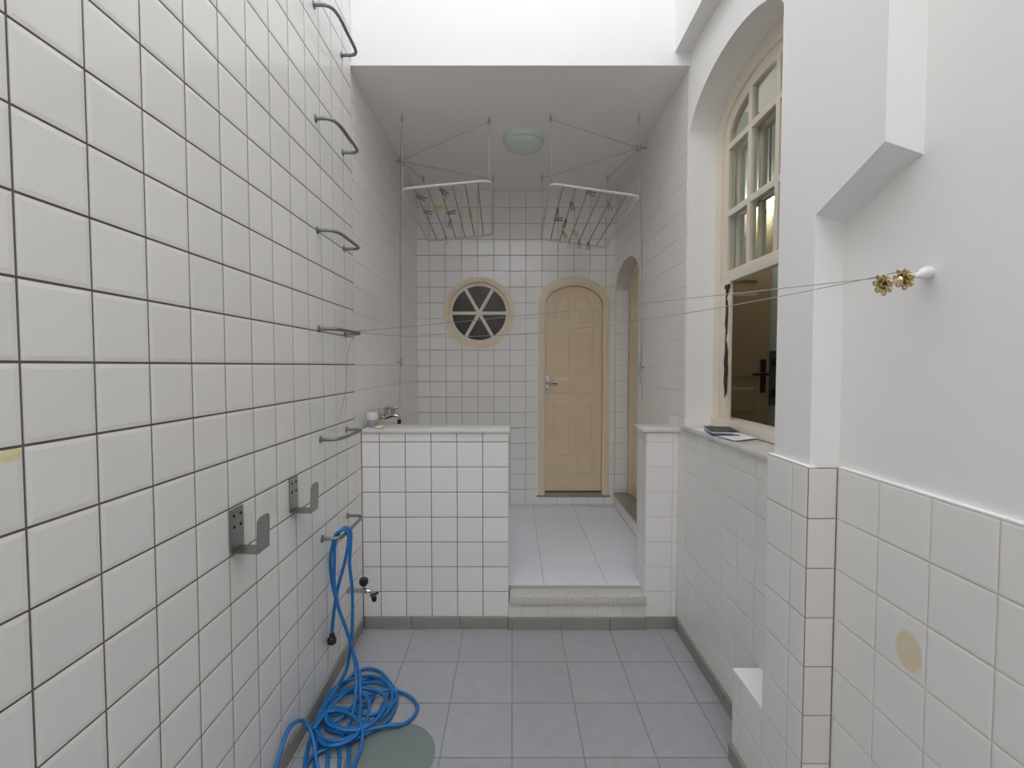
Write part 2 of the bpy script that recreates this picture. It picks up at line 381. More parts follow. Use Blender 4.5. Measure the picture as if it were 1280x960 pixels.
# right wall of the passage with the arched recess
AC, AA, ASP, ARISE = 4.075, 0.413, 0.715, 0.205
def yz(pts, x): return [(x, y, z) for y, z in pts]
def arch_cut(x0, x1): return prism(bmesh.new(), yz(arch_pts(AC, AA, ASP, ARISE, -1.22), x0), (x1 - x0, 0, 0))
wpr = struct('wall_passage_right', BX((XR + 0.003, YH + 0.0205, FL - 0.1), (1.18, YB + 0.05, CE + 0.1)), 'grout_light', 'pale tiled right wall of the passage with an arched doorway', 'wall')
acut = [arch_cut(0.9, 1.3)]
cut(wpr, acut)
bmf = bmesh.new(); N_ = 0
for a0, a1 in zip(*(lambda s: (s, s[1:]))(steps(YH + 0.02, YB, 0.152, 0.05))):
    for b0, b1 in zip(*(lambda s: (s, s[1:]))(steps(ZI, CE, 0.149, 0.004))):
        M = Matrix.Translation((XR, (a0 + a1) / 2, (b0 + b1) / 2)) @ Matrix(((0, 0, -1), (-1, 0, 0), (0, 1, 0))).to_4x4()
        vs0 = len(bmf.verts); tile_bm(bmf, M, a1 - a0 - 0.0022, b1 - b0 - 0.0025, 0.007, 0.004, 0.0008)
        bmf.verts.ensure_lookup_table(); bmf.faces.new([bmf.verts[vs0 + k] for k in (3, 2, 1, 0)])
tf = obj('tile_field', bmf, 'tile_back', wpr, kind='stuff'); cut(tf, acut)

# right wall beside the window niche
NC, NA, NSP, NRISE = 2.20, 0.46, 1.256, 0.222
XF = 1.135
wr = struct('wall_right', BX((0.985, 1.45, -0.345), (1.24, YH + 0.02, 1.75)), 'plaster', 'white plaster right wall around the arched window niche', 'wall')
cut(wr, [prism(bmesh.new(), yz(arch_pts(NC, NA, NSP, NRISE, -0.36), 0.9), (0.5, 0, 0))])
wrt = struct('wall_right_dado', BX((XR + 0.003, YPB - 0.1, FL - 0.1), (1.24, YP + 0.05, -0.352)), 'grout_light', 'tiled lower right wall below the marble window sill', 'wall')
RX = (0, -1, 0)
tiles(wrt, (XR, 0, 0), RX, (0, 0, 1), steps(-YP, -YPB, 0.152, -YPB + 0.03), steps(BT, -0.353, 0.15, -0.447), 'tile_right', gap=0.0025, ins=0.005, dip=0.0008)
co = struct('trim_cornice', BX((0.897, -3.7, 1.725), (1.4, YH, 3.3)), 'plaster', 'white overhanging upper wall band on the right', 'ledge')
# pilaster, near wall and corbel
wp = struct('wall_pilaster', BX((0.885, YC + 0.012, ZT - 0.02), (1.24, 1.577, 2.5)), 'plaster', 'white plaster pilaster between window niche and near wall', 'pilaster')
pb = BX((X1 + 0.003, YC + 0.003, FL - 0.1), (1.24, YPB, ZT)); box(pb, (X1 + 0.003, YPB, FL - 0.1), (1.1, YBX, -1.2))
wpt = struct('wall_pilaster_dado', pb, 'grout_brown', 'tiled lower pilaster with low boxed end beside the floor', 'pilaster')
tiles(wpt, (X1, 0, 0), RX, (0, 0, 1), steps(-YPB, -YC - 0.004, 0.152, -YC - 0.078), steps(BT, ZT, 0.15, ZT), 'tile_right', gap=0.0025, ins=0.005, dip=0.0008)
tiles(wpt, (X1, 0, 0), RX, (0, 0, 1), [-YBX, -1.76, -YPB], steps(BT, -1.2, 0.15, -1.2), 'tile_right', gap=0.0025, ins=0.005, dip=0.0008)
tiles(wpt, (0, YC, 0), (1, 0, 0), (0, 0, 1), [X1 + 0.003, X2], steps(FL, ZT, 0.15, ZT), 'tile_cream', gap=0.003, ins=0.005, dip=0.0008)
obj('box_top', BX((X1, YPB, -1.2), (XR, YBX, -1.193), 0.002), 'white', wpt, label='small white flat top of the boxed end')
obj('lip', BX((X1 + 0.001, YC + 0.001, ZT), (0.9, YPB, ZT + 0.006), 0.002), 'white', wpt)
wn = struct('wall_near_right', BX((0.972, -3.7, ZT - 0.02), (1.3, YC + 0.05, 1.9)), 'plaster', 'bare white plaster near wall above the right tiles', 'wall')
wnt = struct('wall_near_right_dado', BX((X2 + 0.003, -3.7, FL - 0.1), (1.3, YC + 0.003, ZT)), 'grout_light', 'near right dado of large off white tiles with a yellow stain', 'wall')
tiles(wnt, (X2, 0, 0), RX, (0, 0, 1), steps(-YC, 3.6, 0.152, -YC + 0.158), steps(FL, ZT, 0.15, ZT), 'tile_d', gap=0.0028, ins=0.005, dip=0.0008)
obj('lip', BX((X2 + 0.001, -3.6, ZT), (0.98, YC, ZT + 0.006), 0.002), 'white', wnt)
cb = bmesh.new()
low = [(0.885, 1.137, 0.533), (1.1, 1.12, 0.45), (1.1, 1.388, 0.37), (0.885, 1.388, 0.44)]
A_ = [cb.verts.new(p) for p in low]; B_ = [cb.verts.new((x, y, 1.9)) for x, y, z in low]
fs = [cb.faces.new(A_), cb.faces.new(B_)] + [cb.faces.new((A_[i], A_[(i + 1) % 4], B_[(i + 1) % 4], B_[i])) for i in range(4)]
bmesh.ops.recalc_face_normals(cb, faces=fs)
struct('trim_corbel', cb, 'plaster', 'white boxed corbel with sloping underside on the pilaster', 'corbel')
struct('wall_rear', BX((-1.2, -3.75, FL - 0.1), (1.3, -3.6, 2.3)), 'plaster', 'plain plaster wall closing the yard behind the viewer', 'wall')

# low partition, stub and step
hp = struct('wall_partition', BX((-0.95, YP + 0.003, FL - 0.1), (-0.024, YP + 0.2, -0.392)), 'grout_dark', 'low partition of white square tiles with dark grout', 'partition')
pr = steps(BT, -0.392, 0.1495, -0.447)
tiles(hp, (0, YP, 0), (1, 0, 0), (0, 0, 1), steps(XL, -0.021, 0.152, -0.021), pr, 'tile_half', gap=0.0042, ins=0.007, dip=0.0012)
tiles(hp, (-0.021, 0, 0), (0, 1, 0), (0, 0, 1), [YP, YP + 0.1, YP + 0.2], pr, 'tile_half', gap=0.004, single=False)
obj('cap', BX((XL, YP - 0.014, -0.392), (-0.012, YP + 0.212, -0.372), 0.005), 'marble', hp, label='pale marble slab capping the partition', smooth=35)
st = struct('wall_stub', BX((0.793, YP + 0.003, FL - 0.1), (XR + 0.01, YP + 0.2, -0.388)), 'grout_light', 'narrow tiled stub wall right of the step', 'partition')
tiles(st, (0, YP, 0), (1, 0, 0), (0, 0, 1), [0.79, 0.947, XR], pr, 'tile_half', gap=0.003, ins=0.005, dip=0.0008)
tiles(st, (0.79, 0, 0), RX, (0, 0, 1), [-YP - 0.2, -YP - 0.1, -YP], pr, 'tile_half', gap=0.003, single=False)
obj('cap', BX((0.765, YP - 0.014, -0.388), (XR, YP + 0.212, -0.368), 0.006), 'marble', st, label='pale marble slab capping the stub wall', smooth=35)
sp = struct('floor_step', BX((-0.021, YP - 0.004, FL - 0.1), (0.79, YP + 0.1, -1.412)), 'grout_light', 'tiled riser of the single step into the passage', 'step')
tiles(sp, (0, YP - 0.008, 0), (1, 0, 0), (0, 0, 1), [-0.021, 0.06, 0.21, 0.36, 0.51, 0.66, 0.79], [BT, -1.412], 'tile_cream', gap=0.003, ins=0.004, dip=0.0008)
obj('tread', BX((-0.012, YP - 0.024, -1.412), (0.795, YP + 0.1, -1.362), 0.004), 'granite', sp, label='speckled grey granite tread', smooth=35)

def baseboard(name, segs, label):
    e = empty(name, segs[0][0], kind='structure'); e['label'] = label
    for lo, hi in segs: obj('board', BX(lo, hi, 0.002), 'base', e)
    return e
g = 0.0018
baseboard('baseboard_left', [((XL - 0.005, y + g, FL), (XL + 0.008, min(y + 0.3, YP - 0.012) - g, BT)) for y in [-3.6 + 0.3 * k for k in range(22)] if y < YP - 0.05], 'grey skirting along the foot of the left wall')
baseboard('baseboard_back', [((a + g, YP - 0.01, FL), (b - g, YP + 0.01, BT)) for a, b in ((XL + 0.008, -0.6), (-0.6, -0.31), (-0.31, -0.022))]
          + [((a + g, YP - 0.02, FL), (b - g, YP + 0.003, BT)) for a, b in ((-0.022, 0.0), (0.0, 0.285), (0.285, 0.58), (0.58, 0.795))]
          + [((0.797, YP - 0.01, FL), (0.955, YP + 0.01, BT)), ((0.957, YP - 0.01, FL), (XR - 0.008, YP + 0.01, BT))], 'grey skirting along partition and step foot')
baseboard('baseboard_right', [((XR - 0.012, max(y, YBX) + g, FL), (XR + 0.005, min(y + 0.3, YP - 0.012) - g, BT)) for y in (1.8, 2.1, 2.4, 2.7)], 'grey skirting along the foot of the right wall')
baseboard('baseboard_pilaster', [((X1 - 0.012, YC - 0.01, FL), (X1 + 0.005, YPB, BT)), ((X1 - 0.012, YPB + g, FL), (X1 + 0.005, YBX, BT)), ((X1 + 0.006, YBX - 0.005, FL), (XR - 0.013, YBX + 0.008, BT))], 'grey skirting round the boxed pilaster foot')

# ------------------------------------------------------------------ arched door in the back wall
d1 = empty('door_1', (DC, YB, -1.25), 'beige arched panelled door in the back wall', 'door', kind='structure')
yf = YB - 0.018
o_ = arch_pts(DC, DA, DSP, DRISE, -1.243, 28); i_ = arch_pts(DC, LA, DSP, LRISE, -1.243, 28); m_ = arch_pts(DC, DA - 0.028, DSP, DRISE - 0.03, -1.243, 28); n_ = arch_pts(DC, LA + 0.02, DSP, LRISE + 0.02, -1.243, 28)
fr = bmesh.new(); band(fr, xz(o_, yf + 0.012), xz(i_, yf + 0.012), (0, 0.10, 0), False); band(fr, xz(m_, yf), xz(n_, yf), (0, 0.014, 0), False)
obj('frame', fr, 'cream', d1, smooth=30)
lf = obj('leaf', prism(bmesh.new(), xz(arch_pts(DC, LA - 0.003, DSP, LRISE - 0.003, -1.214, 28), YB + 0.035), (0, 0.035, 0)), 'leaf', d1)
ly = YB + 0.035
def panel(poly): obj('panel', prism(prism(bmesh.new(), xz(poly, ly), (0, -0.004, 0), 0.004), [(x, ly - 0.004, z) for x, z in [((p[0] - cx) * 0.88 + cx, (p[1] - cz) * 0.93 + cz) for cx, cz in [(sum(q[0] for q in poly) / len(poly), sum(q[1] for q in poly) / len(poly))] for p in poly]], (0, -0.007, 0), 0.04), 'leaf', lf)
for (z0, z1) in ((-1.065, -0.795), (-0.757, -0.318), (-0.275, -0.105), (-0.075, 0.375)):
    for (x0, x1) in ((0.395, 0.566), (0.606, 0.79)): panel([(x0, z0), (x1, z0), (x1, z1), (x0, z1)])
q = ell(0.566, 0.50, 0.171, 0.19, 8, PI, PI / 2); panel([(0.566, 0.42), (0.395, 0.42)] + q)
q = ell(0.606, 0.50, 0.184, 0.19, 8, PI / 2, 0); panel([(0.606, 0.42)] + q + [(0.79, 0.42)])
for (z0, z1) in ((-1.095, -1.06), (-0.787, -0.762), (-0.308, -0.28), (-0.10, -0.08), (0.385, 0.41)): pass
dh = obj('handle', BX((0.322, ly - 0.006, -0.265), (0.356, ly, -0.095), 0.003), 'chrome', d1, label='chrome lever handle')
hb = LT([(0.009, 0), (0.009, 0.035), (0.010, 0.04)], (0.339, ly - 0.004, -0.165), (0, -1, 0), 12)
tube(hb, [(0.335, ly - 0.04, -0.165), (0.38, ly - 0.042, -0.166), (0.43, ly - 0.04, -0.17)], [0.009, 0.008, 0.007], 10)
obj('lever', hb, 'chrome', dh, smooth=True); obj('keyhole', LT([(0.008, 0), (0.008, 0.003)], (0.339, ly - 0.005, -0.225), (0, -1, 0), 10), 'hole', dh)
obj('threshold', box(BX((DC - DA, YB - 0.014, -1.262), (DC + DA, YB + 0.1, -1.245), 0.003), (DC - LA, YB - 0.016, -1.262), (DC + LA, YB + 0.1, -1.225), 0.003), 'granite_green', d1, label='thin greenish granite threshold')
obj('gap_shade_strip', BX((DC - LA, YB + 0.04, -1.226), (DC + LA, YB + 0.09, -1.212)), 'hole', d1, label='black strip standing in for the shade under the door leaf')  # solid black strip stands in for the shade below the leaf
struct('wall_closet', BX((0.1, YB + 0.17, -1.4), (1.1, YB + 0.2, 1.0)), 'dark', 'dark wall hidden behind the arched door', 'wall')

# ------------------------------------------------------------------ round window
w2 = empty('window_2', (WC[0], YB, WC[1]), 'round cream window with six spokes in the back wall', 'window', kind='structure')
def circ(r, y, n=48): return [(WC[0] + r * math.cos(2 * PI * i / n), y, WC[1] + r * math.sin(2 * PI * i / n)) for i in range(n)]
fr = bmesh.new()
band(fr, circ(0.338, YB - 0.008), circ(0.29, YB - 0.008), (0, 0.12, 0)); band(fr, circ(0.329, YB - 0.016), circ(0.300, YB - 0.016), (0, 0.01, 0))
obj('frame', fr, 'cream', w2, smooth=30)
sa = obj('sash', band(bmesh.new(), circ(0.289, YB + 0.02), circ(0.258, YB + 0.02), (0, 0.04, 0)), 'sash', w2, smooth=30)
for k in range(6):
    a = PI / 3 * k; ca, sa_ = math.cos(a), math.sin(a); ww = 0.015
    def P_(r, s): return (WC[0] + r * ca - s * sa_, YB + 0.022, WC[1] + r * sa_ + s * ca)
    obj('spoke', prism(bmesh.new(), [P_(0, -ww), P_(0.262, -ww), P_(0.262, ww), P_(0, ww)], (0, 0.03, 0)), 'sash', sa)
    pts = [(WC[0], YB + 0.038, WC[1])] + [(WC[0] + 0.262 * math.cos(a + PI / 3 * j / 6), YB + 0.038, WC[1] + 0.262 * math.sin(a + PI / 3 * j / 6)) for j in range(7)]
    obj('pane', prism(bmesh.new(), pts, (0, 0.004, 0)), 'glass_dark', sa)
obj('hub', LT([(0.034, 0), (0.034, 0.01), (0.026, 0.016)], (WC[0], YB + 0.03, WC[1]), (0, -1, 0), 24), 'sash', sa, smooth=30)
bmx = BX((-0.75, YB + 0.75, 0.0), (0.1, YB + 0.8, 1.0)); box(bmx, (-0.78, YB + 0.16, 0.0), (-0.75, YB + 0.8, 1.0)); box(bmx, (0.1, YB + 0.16, 0.0), (0.13, YB + 0.8, 1.0)); box(bmx, (-0.78, YB + 0.16, 1.0), (0.13, YB + 0.8, 1.03)); box(bmx, (-0.78, YB + 0.16, -0.03), (0.13, YB + 0.8, 0.0))
struct('wall_bathroom', bmx, 'dark', 'unlit room behind the round window', 'wall')

# ------------------------------------------------------------------ arched doorway in the right passage wall
d2 = empty('door_2', (1.13, AC, -1.22), 'cream arched door in the right passage recess', 'door', kind='structure')
oo = arch_pts(AC, AA - 0.002, ASP, ARISE - 0.002, -1.215, 24); ii = arch_pts(AC, AA - 0.07, ASP, ARISE - 0.06, -1.215, 24)
obj('frame', band(bmesh.new(), yz(oo, 1.11), yz(ii, 1.11), (0.06, 0, 0), False), 'cream', d2, smooth=30)
l2 = obj('leaf', prism(bmesh.new(), yz(ii, 1.135), (0.03, 0, 0)), 'cream', d2)
for (z0, z1) in ((-1.1, -0.75), (-0.7, -0.25), (-0.2, 0.5)):
    for (y0, y1) in ((AC - 0.27, AC - 0.03), (AC + 0.03, AC + 0.27)):
        obj('panel', prism(bmesh.new(), [(1.135, y0, z0), (1.135, y1, z0), (1.135, y1, z1), (1.135, y0, z1)], (-0.01, 0, 0), 0.03), 'cream', l2)
obj('sill', BX((0.978, AC - AA, -1.245), (1.15, AC + AA, -1.218), 0.002), 'granite_green', d2, label='olive granite sill')
obj('jamb_tiles', BX((0.985, AC + AA - 0.004, -1.218), (1.11, AC + AA + 0.02, ASP)), 'grout_grey', d2)
jt = [x for x in d2.children if x.name.startswith('jamb_tiles')][0]
tiles_m = bmesh.new()
for b0, b1 in zip(*(lambda s: (s, s[1:]))(steps(-1.218, ASP, 0.149, 0.004))):
    tile_bm(tiles_m, Matrix.Translation((1.046, AC + AA - 0.007, (b0 + b1) / 2)) @ Matrix(((1, 0, 0), (0, 0, -1), (0, 1, 0))).to_4x4(), 0.118, b1 - b0 - 0.003, 0.004, 0.004, 0.0008)
obj('tile_strip', tiles_m, 'tile_back', jt, kind='stuff')

# ------------------------------------------------------------------ arched window in the right niche
w1 = empty('window_1', (XF, NC, -0.335), 'tall arched beige sash window, its lower half open', 'window', kind='structure')
NB = -0.335
oo = arch_pts(NC, NA, NSP, NRISE, NB, 24); ii = arch_pts(NC, NA - 0.075, NSP - 0.03, NRISE - 0.05, NB + 0.045, 24)
fr = bmesh.new(); band(fr, yz(oo, XF), yz(ii, XF), (0.07, 0, 0), False); box(fr, (XF - 0.01, NC - NA, NB), (XF + 0.10, NC + NA, NB + 0.05), 0.004)
fo = obj('frame', fr, 'sash', w1, smooth=30)
# upper sash
xs = XF + 0.015
up = obj('upper_sash', band(bmesh.new(), yz(arch_pts(NC, NA - 0.074, NSP - 0.03, NRISE - 0.05, 0.445, 24), xs), yz(arch_pts(NC, NA - 0.125, NSP - 0.05, NRISE - 0.085, 0.50, 24), xs), (0.035, 0, 0), False), 'sash', w1, smooth=30)
obj('bottom_rail', BX((xs - 0.004, NC - NA + 0.075, 0.443), (xs + 0.036, NC + NA - 0.075, 0.503), 0.003), 'sash', up, smooth=35)
inner_a = NA - 0.12
def arch_z(y, a=NA - 0.122, sp=NSP - 0.05, r=NRISE - 0.083): return sp + r * math.sqrt(max(0.0, 1 - ((y - NC) / a) ** 2))
MUL = (2.315, 2.075)
ROWS = (0.806, 1.158)
for y in MUL: obj('mullion', BX((xs - 0.003, y - 0.016, 0.5), (xs + 0.03, y + 0.016, arch_z(y) + 0.01), 0.003), 'sash', up, smooth=35)
for z in ROWS: obj('muntin', BX((xs - 0.002, NC - inner_a - 0.01, z - 0.016), (xs + 0.029, NC + inner_a + 0.01, z + 0.016), 0.003), 'sash', up, smooth=35)
ye = [NC - inner_a - 0.006] + [MUL[1], MUL[0]] + [NC + inner_a + 0.006]
for y0, y1 in zip(ye, ye[1:]):
    for z0, z1 in ((0.495, ROWS[0]), (ROWS[0], ROWS[1])): obj('pane', BX((xs + 0.012, y0, z0), (xs + 0.015, y1, z1)), 'glass', up)
    n = 8; top = [(y0 + (y1 - y0) * k / n, arch_z(y0 + (y1 - y0) * k / n) + 0.004) for k in range(n + 1)]
    top = [(y, max(z, ROWS[1] + 0.003)) for y, z in top]
    obj('pane', prism(bmesh.new(), yz([(y1, ROWS[1]), (y0, ROWS[1])] + top, xs + 0.012), (0.003, 0, 0)), 'glass', up)
# lower sash, slid up behind the upper one
xl = xs + 0.045
lo = obj('raised_sash', band(bmesh.new(), yz([(NC - NA + 0.08, 0.46), (NC + NA - 0.08, 0.46), (NC + NA - 0.08, 1.19), (NC - NA + 0.08, 1.19)], xl), yz([(NC - NA + 0.15, 0.52), (NC + NA - 0.15, 0.52), (NC + NA - 0.15, 1.13), (NC - NA + 0.15, 1.13)], xl), (0.03, 0, 0)), 'sash', w1, smooth=30, label='lower sash slid up behind the upper panes')
for y in (2.30, 2.06): obj('mullion', BX((xl, y - 0.016, 0.5), (xl + 0.025, y + 0.016, 1.15)), 'sash', lo)
obj('muntin', BX((xl, NC - NA + 0.1, 0.79), (xl + 0.025, NC + NA - 0.1, 0.82)), 'sash', lo)
yy = [NC - NA + 0.14, 2.06, 2.30, NC + NA - 0.14]
for y0, y1 in zip(yy, yy[1:]):
    for z0, z1 in ((0.51, 0.805), (0.805, 1.14)): obj('pane', BX((xl + 0.01, y0, z0), (xl + 0.013, y1, z1)), 'glass', lo)
# left stop beads and the flaked dark strip on the open jamb
yj = 2.505
obj('stop_bead', BX((XF + 0.004, yj, NB + 0.045), (XF + 0.03, NC + NA - 0.073, 0.444), 0.002), 'sash', w1, smooth=35)
obj('stop_bead', BX((XF + 0.012, yj - 0.014, NB + 0.045), (XF + 0.028, yj, 0.444), 0.002), 'sash', w1, smooth=35)
rp = bmesh.new(); ev = []; dv = []
zs = [0.430, 0.415, 0.405, 0.36, 0.30, 0.22, 0.19, 0.14, 0.08, 0.02, -0.02, -0.08, -0.13, -0.17]
wdv = [0.034, 0.036, 0.012, 0.008, 0.011, 0.014, 0.006, 0.007, 0.014, 0.021, 0.018, 0.020, 0.012, 0.003]
for k, (z, ww) in enumerate(zip(zs, wdv)):
    ww *= 1.5; c_ = -0.006 + yj + 0.010 + (0.004 if k % 2 else -0.002) + (-0.004 if k < 2 else 0)
    ev.append((XF + 0.0015, c_ - ww * 0.5, z)); dv.append((XF + 0.0015, c_ + ww * 0.5, z))
band(rp, ev, dv, (0.006, 0, 0), False); obj('bare_strip', rp, 'wood_raw', w1, label='dark strip of bare wood where the paint flaked off')
# sill slabs
si = empty('window_sill', (1.05, NC, -0.355), kind='structure'); si['label'] = 'pale marble sill slabs under the arched window'
obj('slab', BX((0.962, 2.215, -0.355), (XF + 0.02, YH + 0.02, -0.335), 0.004), 'marble', si, smooth=35); obj('slab', BX((0.965, 1.57, -0.357), (XF + 0.02, 2.213, -0.337), 0.004), 'marble', si, smooth=35)

# room behind the window
rm = bmesh.new()
box(rm, (1.24, 3.6, -1.4), (3.4, 3.64, 1.9)); box(rm, (3.4, 0.6, -1.4), (3.44, 3.64, 1.9)); box(rm, (1.24, 0.56, -1.4), (3.44, 0.6, 1.9))
struct('wall_room', rm, 'room', 'dim greenish wall of the room seen through the open window', 'wall')
struct('floor_room', BX((1.24, 0.56, -1.45), (3.44, 3.64, -1.4)), 'room_floor', 'dim floor of the room behind the window', 'floor')
struct('ceiling_room', BX((1.24, 0.56, 1.9), (3.44, 3.64, 1.95)), 'ceiling', 'ceiling of the room behind the window', 'ceiling')
struct('wall_room_yard_side', BX((1.235, 0.56, -1.4), (1.25, 1.74, 1.9)), 'room', 'room side of the right wall near the window', 'wall')
d3 = empty('door_3', (1.6, 3.56, -1.4), 'ochre panelled door inside the room behind the window', 'door', kind='structure')
l3 = obj('leaf', BX((1.28, 3.55, -1.39), (1.94, 3.585, 1.15), 0.004), 'room_door', d3)
for z0, z1 in ((-1.2, -0.42), (-0.36, -0.16), (-0.1, 0.55), (0.62, 1.02)):
    for x0, x1 in ((1.36, 1.56), (1.63, 1.84)): obj('panel', prism(bmesh.new(), [(x0, 3.55, z0), (x1, 3.55, z0), (x1, 3.55, z1), (x0, 3.55, z1)], (0, -0.006, 0), 0.025), 'room_door', l3)
h3 = obj('handle', BX((1.872, 3.54, -0.20), (1.912, 3.55, 0.05), 0.003), 'bronze', d3, label='dark bronze lever handle')
hb = LT([(0.011, 0), (0.011, 0.05)], (1.893, 3.545, -0.06), (0, -1, 0), 10); tube(hb, [(1.905, 3.495, -0.06), (1.85, 3.493, -0.06), (1.79, 3.5, -0.062)], [0.012, 0.011, 0.009], 8)
obj('lever', hb, 'bronze', h3, smooth=True)
pn = obj('wall_board', BX((1.945, 3.572, -0.30), (2.10, 3.6, 0.115), 0.003), 'slate', at=(2.02, 3.59, -0.30)); tag(pn, 'dark grey board on the room wall right of the ochre door', 'board')
for z in (0.03, -0.2): obj('disc', LT([(0.035, 0), (0.035, 0.012), (0.02, 0.018)], (2.0, 3.573, z), (0, -1, 0), 16), 'black', pn, smooth=30)
pe = empty('room_lamp', (1.862, 3.45, 1.135), 'glowing round lamp inside the room, seen through the panes', 'lamp')
obj('globe', LT([(0, -0.05), (0.035, -0.04), (0.055, 0), (0.04, 0.04), (0.02, 0.055)], (1.862, 3.45, 1.185), (0, 0, 1), 20), 'lamp', pe, smooth=True)
obj('stem', TB([(1.862, 3.45, 1.23), (1.862, 3.45, 1.9)], 0.006), 'bronze', pe)

# ------------------------------------------------------------------ ceiling lamp
lm = empty('ceiling_lamp', (0.083, 3.47, CE), 'round flush ceiling lamp with pale green glass dish', 'lamp')
obj('base', LT([(0.152, 0), (0.152, 0.012), (0.148, 0.032), (0.140, 0.044)], (0.083, 3.47, CE), (0, 0, -1), 40), 'opal', lm, smooth=35)
obj('dish', LT([(0.143, 0.045), (0.141, 0.055), (0.128, 0.072), (0.10, 0.083), (0.05, 0.09), (0, 0.092)], (0.083, 3.47, CE), (0, 0, -1), 40), 'opal', lm, smooth=True)

# ------------------------------------------------------------------ ladder rungs on the left wall
RG = [(1.612, 'topmost of the grey steel rungs, next to the white header'), (1.115, 'second grey steel rung from the top of the wall ladder'), (0.617, 'third grey steel rung from the top of the wall ladder'),
      (0.170, 'fourth grey steel rung, level with the clothes wires'), (-0.340, 'fifth grey steel rung, level with the partition cap'), (-0.806, 'lowest grey steel rung, with the blue hose hung over it')]
def make_rung():
    e = empty('ladder_rung', (XL, 2.33, 0), 'x', 'ladder rung', 'steel ladder rungs on the left wall')
    y0, y1, d = 2.165, 2.505, 0.088
    pts = [(XL - 0.004, y0, 0), (XL + 0.03, y0, 0), (XL + d - 0.035, y0 + 0.002, 0), (XL + d - 0.012, y0 + 0.02, 0), (XL + d, y0 + 0.075, 0), (XL + d, (y0 + y1) / 2, 0), (XL + d, y1 - 0.05, 0), (XL + d - 0.012, y1 - 0.012, 0), (XL + d - 0.035, y1, 0), (XL + 0.03, y1, 0), (XL - 0.004, y1, 0)]
    obj('bar', TB(catmull(pts, 3), 0.0082, 10), 'rung', e, smooth=True)
    for y in (y0, y1): obj('flange', LT([(0.017, 0), (0.017, 0.003), (0.011, 0.006)], (XL, y, 0), (1, 0, 0), 14), 'rung', e, smooth=30)
    return e
r0 = make_rung()
for k, (z, lab) in enumerate(RG):
    if k == 0: r0.location.z = z + H; r0['label'] = lab
    else: dup(r0, Matrix.Translation((XL, 2.33, z + H)), lab)

# ------------------------------------------------------------------ two bent steel brackets
def make_bracket():
    e = empty('steel_bracket', (XL, 1.493, -0.59), 'bent flat steel bracket nearer the viewer, on the left wall tiles', 'bracket', 'bent steel brackets on the left wall')
    y0, y1 = 1.457, 1.529
    obj('back_plate', BX((XL, y0, -0.588), (XL + 0.004, y1, -0.453), 0.001), 'steel', e)
    bp = e.children[0]
    for y in (y0 + 0.018, y1 - 0.018):
        for z in (-0.476, -0.512): obj('hole', LT([(0.005, 0), (0.005, 0.0015)], (XL + 0.004, y, z), (1, 0, 0), 10), 'hole', bp)
    obj('arm', BX((XL + 0.001, y0, -0.592), (XL + 0.085, y1, -0.588), 0.001), 'steel', e)
    obj('front_plate', prism(bmesh.new(), [(XL + 0.083, y0, -0.592), (XL + 0.083, y1, -0.592), (XL + 0.086, y1, -0.488), (XL + 0.086, y1 - 0.015, -0.478), (XL + 0.086, y0 + 0.015, -0.478), (XL + 0.086, y0, -0.488)], (0.004, 0, 0)), 'steel', e)
    return e
b0 = make_bracket()
dup(b0, Matrix.Translation((XL, 1.885, -0.585 + H)), 'bent flat steel bracket farther from the viewer, closer to the hose')

# ------------------------------------------------------------------ blue hose
A = [(-0.862, 2.2, -1.289), (-0.846, 2.2, -1.15), (-0.829, 2.2, -1.058), (-0.800, 2.21, -0.943), (-0.783, 2.218, -0.85), (-0.783, 2.22, -0.80), (-0.80, 2.218, -0.782)]
B = [(-0.818, 2.208, -0.785), (-0.838, 2.20, -0.806), (-0.858, 2.19, -0.905), (-0.852, 2.19, -1.019), (-0.827, 2.2, -1.15), (-0.787, 2.2, -1.273), (-0.74, 2.19, -1.421)]
C = [(-0.800, 2.25, -0.782), (-0.779, 2.245, -0.80), (-0.777, 2.235, -0.86), (-0.778, 2.22, -0.951), (-0.767, 2.22, -1.082), (-0.764, 2.2, -1.273), (-0.785, 2.2, -1.42)]
D = [(-0.816, 2.24, -0.783), (-0.828, 2.22, -0.80), (-0.838, 2.20, -0.84), (-0.837, 2.185, -0.912), (-0.837, 2.18, -1.025), (-0.819, 2.18, -1.139), (-0.783, 2.18, -1.246), (-0.751, 2.18, -1.369)]
Dd = [(-0.712, 2.15, -1.45), (-0.700, 2.112, -1.49), (-0.681, 2.055, -1.515), (-0.654, 1.962, -1.515), (-0.621, 1.896, -1.526), (-0.613, 1.836, -1.55), (-0.616, 1.75, -1.558)]
Cd = [(-0.797, 2.181, -1.466), (-0.827, 2.156, -1.516), (-0.844, 2.067, -1.536), (-0.858, 1.997, -1.546), (-0.84, 1.913, -1.546), (-0.828, 1.845, -1.554), (-0.796, 1.74, -1.558)]
big = [(-0.799, 2.321, -1.552), (-0.78, 2.348, -1.556), (-0.727, 2.359, -1.557), (-0.662, 2.327, -1.557), (-0.59, 2.239, -1.556), (-0.544, 2.162, -1.55), (-0.531, 2.081, -1.55), (-0.546, 1.998, -1.55), (-0.59, 1.943, -1.548), (-0.64, 1.899, -1.546), (-0.695, 1.863, -1.546), (-0.76, 1.842, -1.55), (-0.798, 1.802, -1.554)]
right = [(-0.745, 2.0, -1.536), (-0.699, 2.12, -1.536), (-0.647, 2.157, -1.54), (-0.588, 2.181, -1.54), (-0.522, 2.176, -1.55), (-0.462, 2.139, -1.558), (-0.431, 2.085, -1.558), (-0.438, 2.026, -1.558), (-0.476, 1.981, -1.556), (-0.53, 1.961, -1.542), (-0.594, 1.938, -1.538), (-0.663, 1.901, -1.536)]
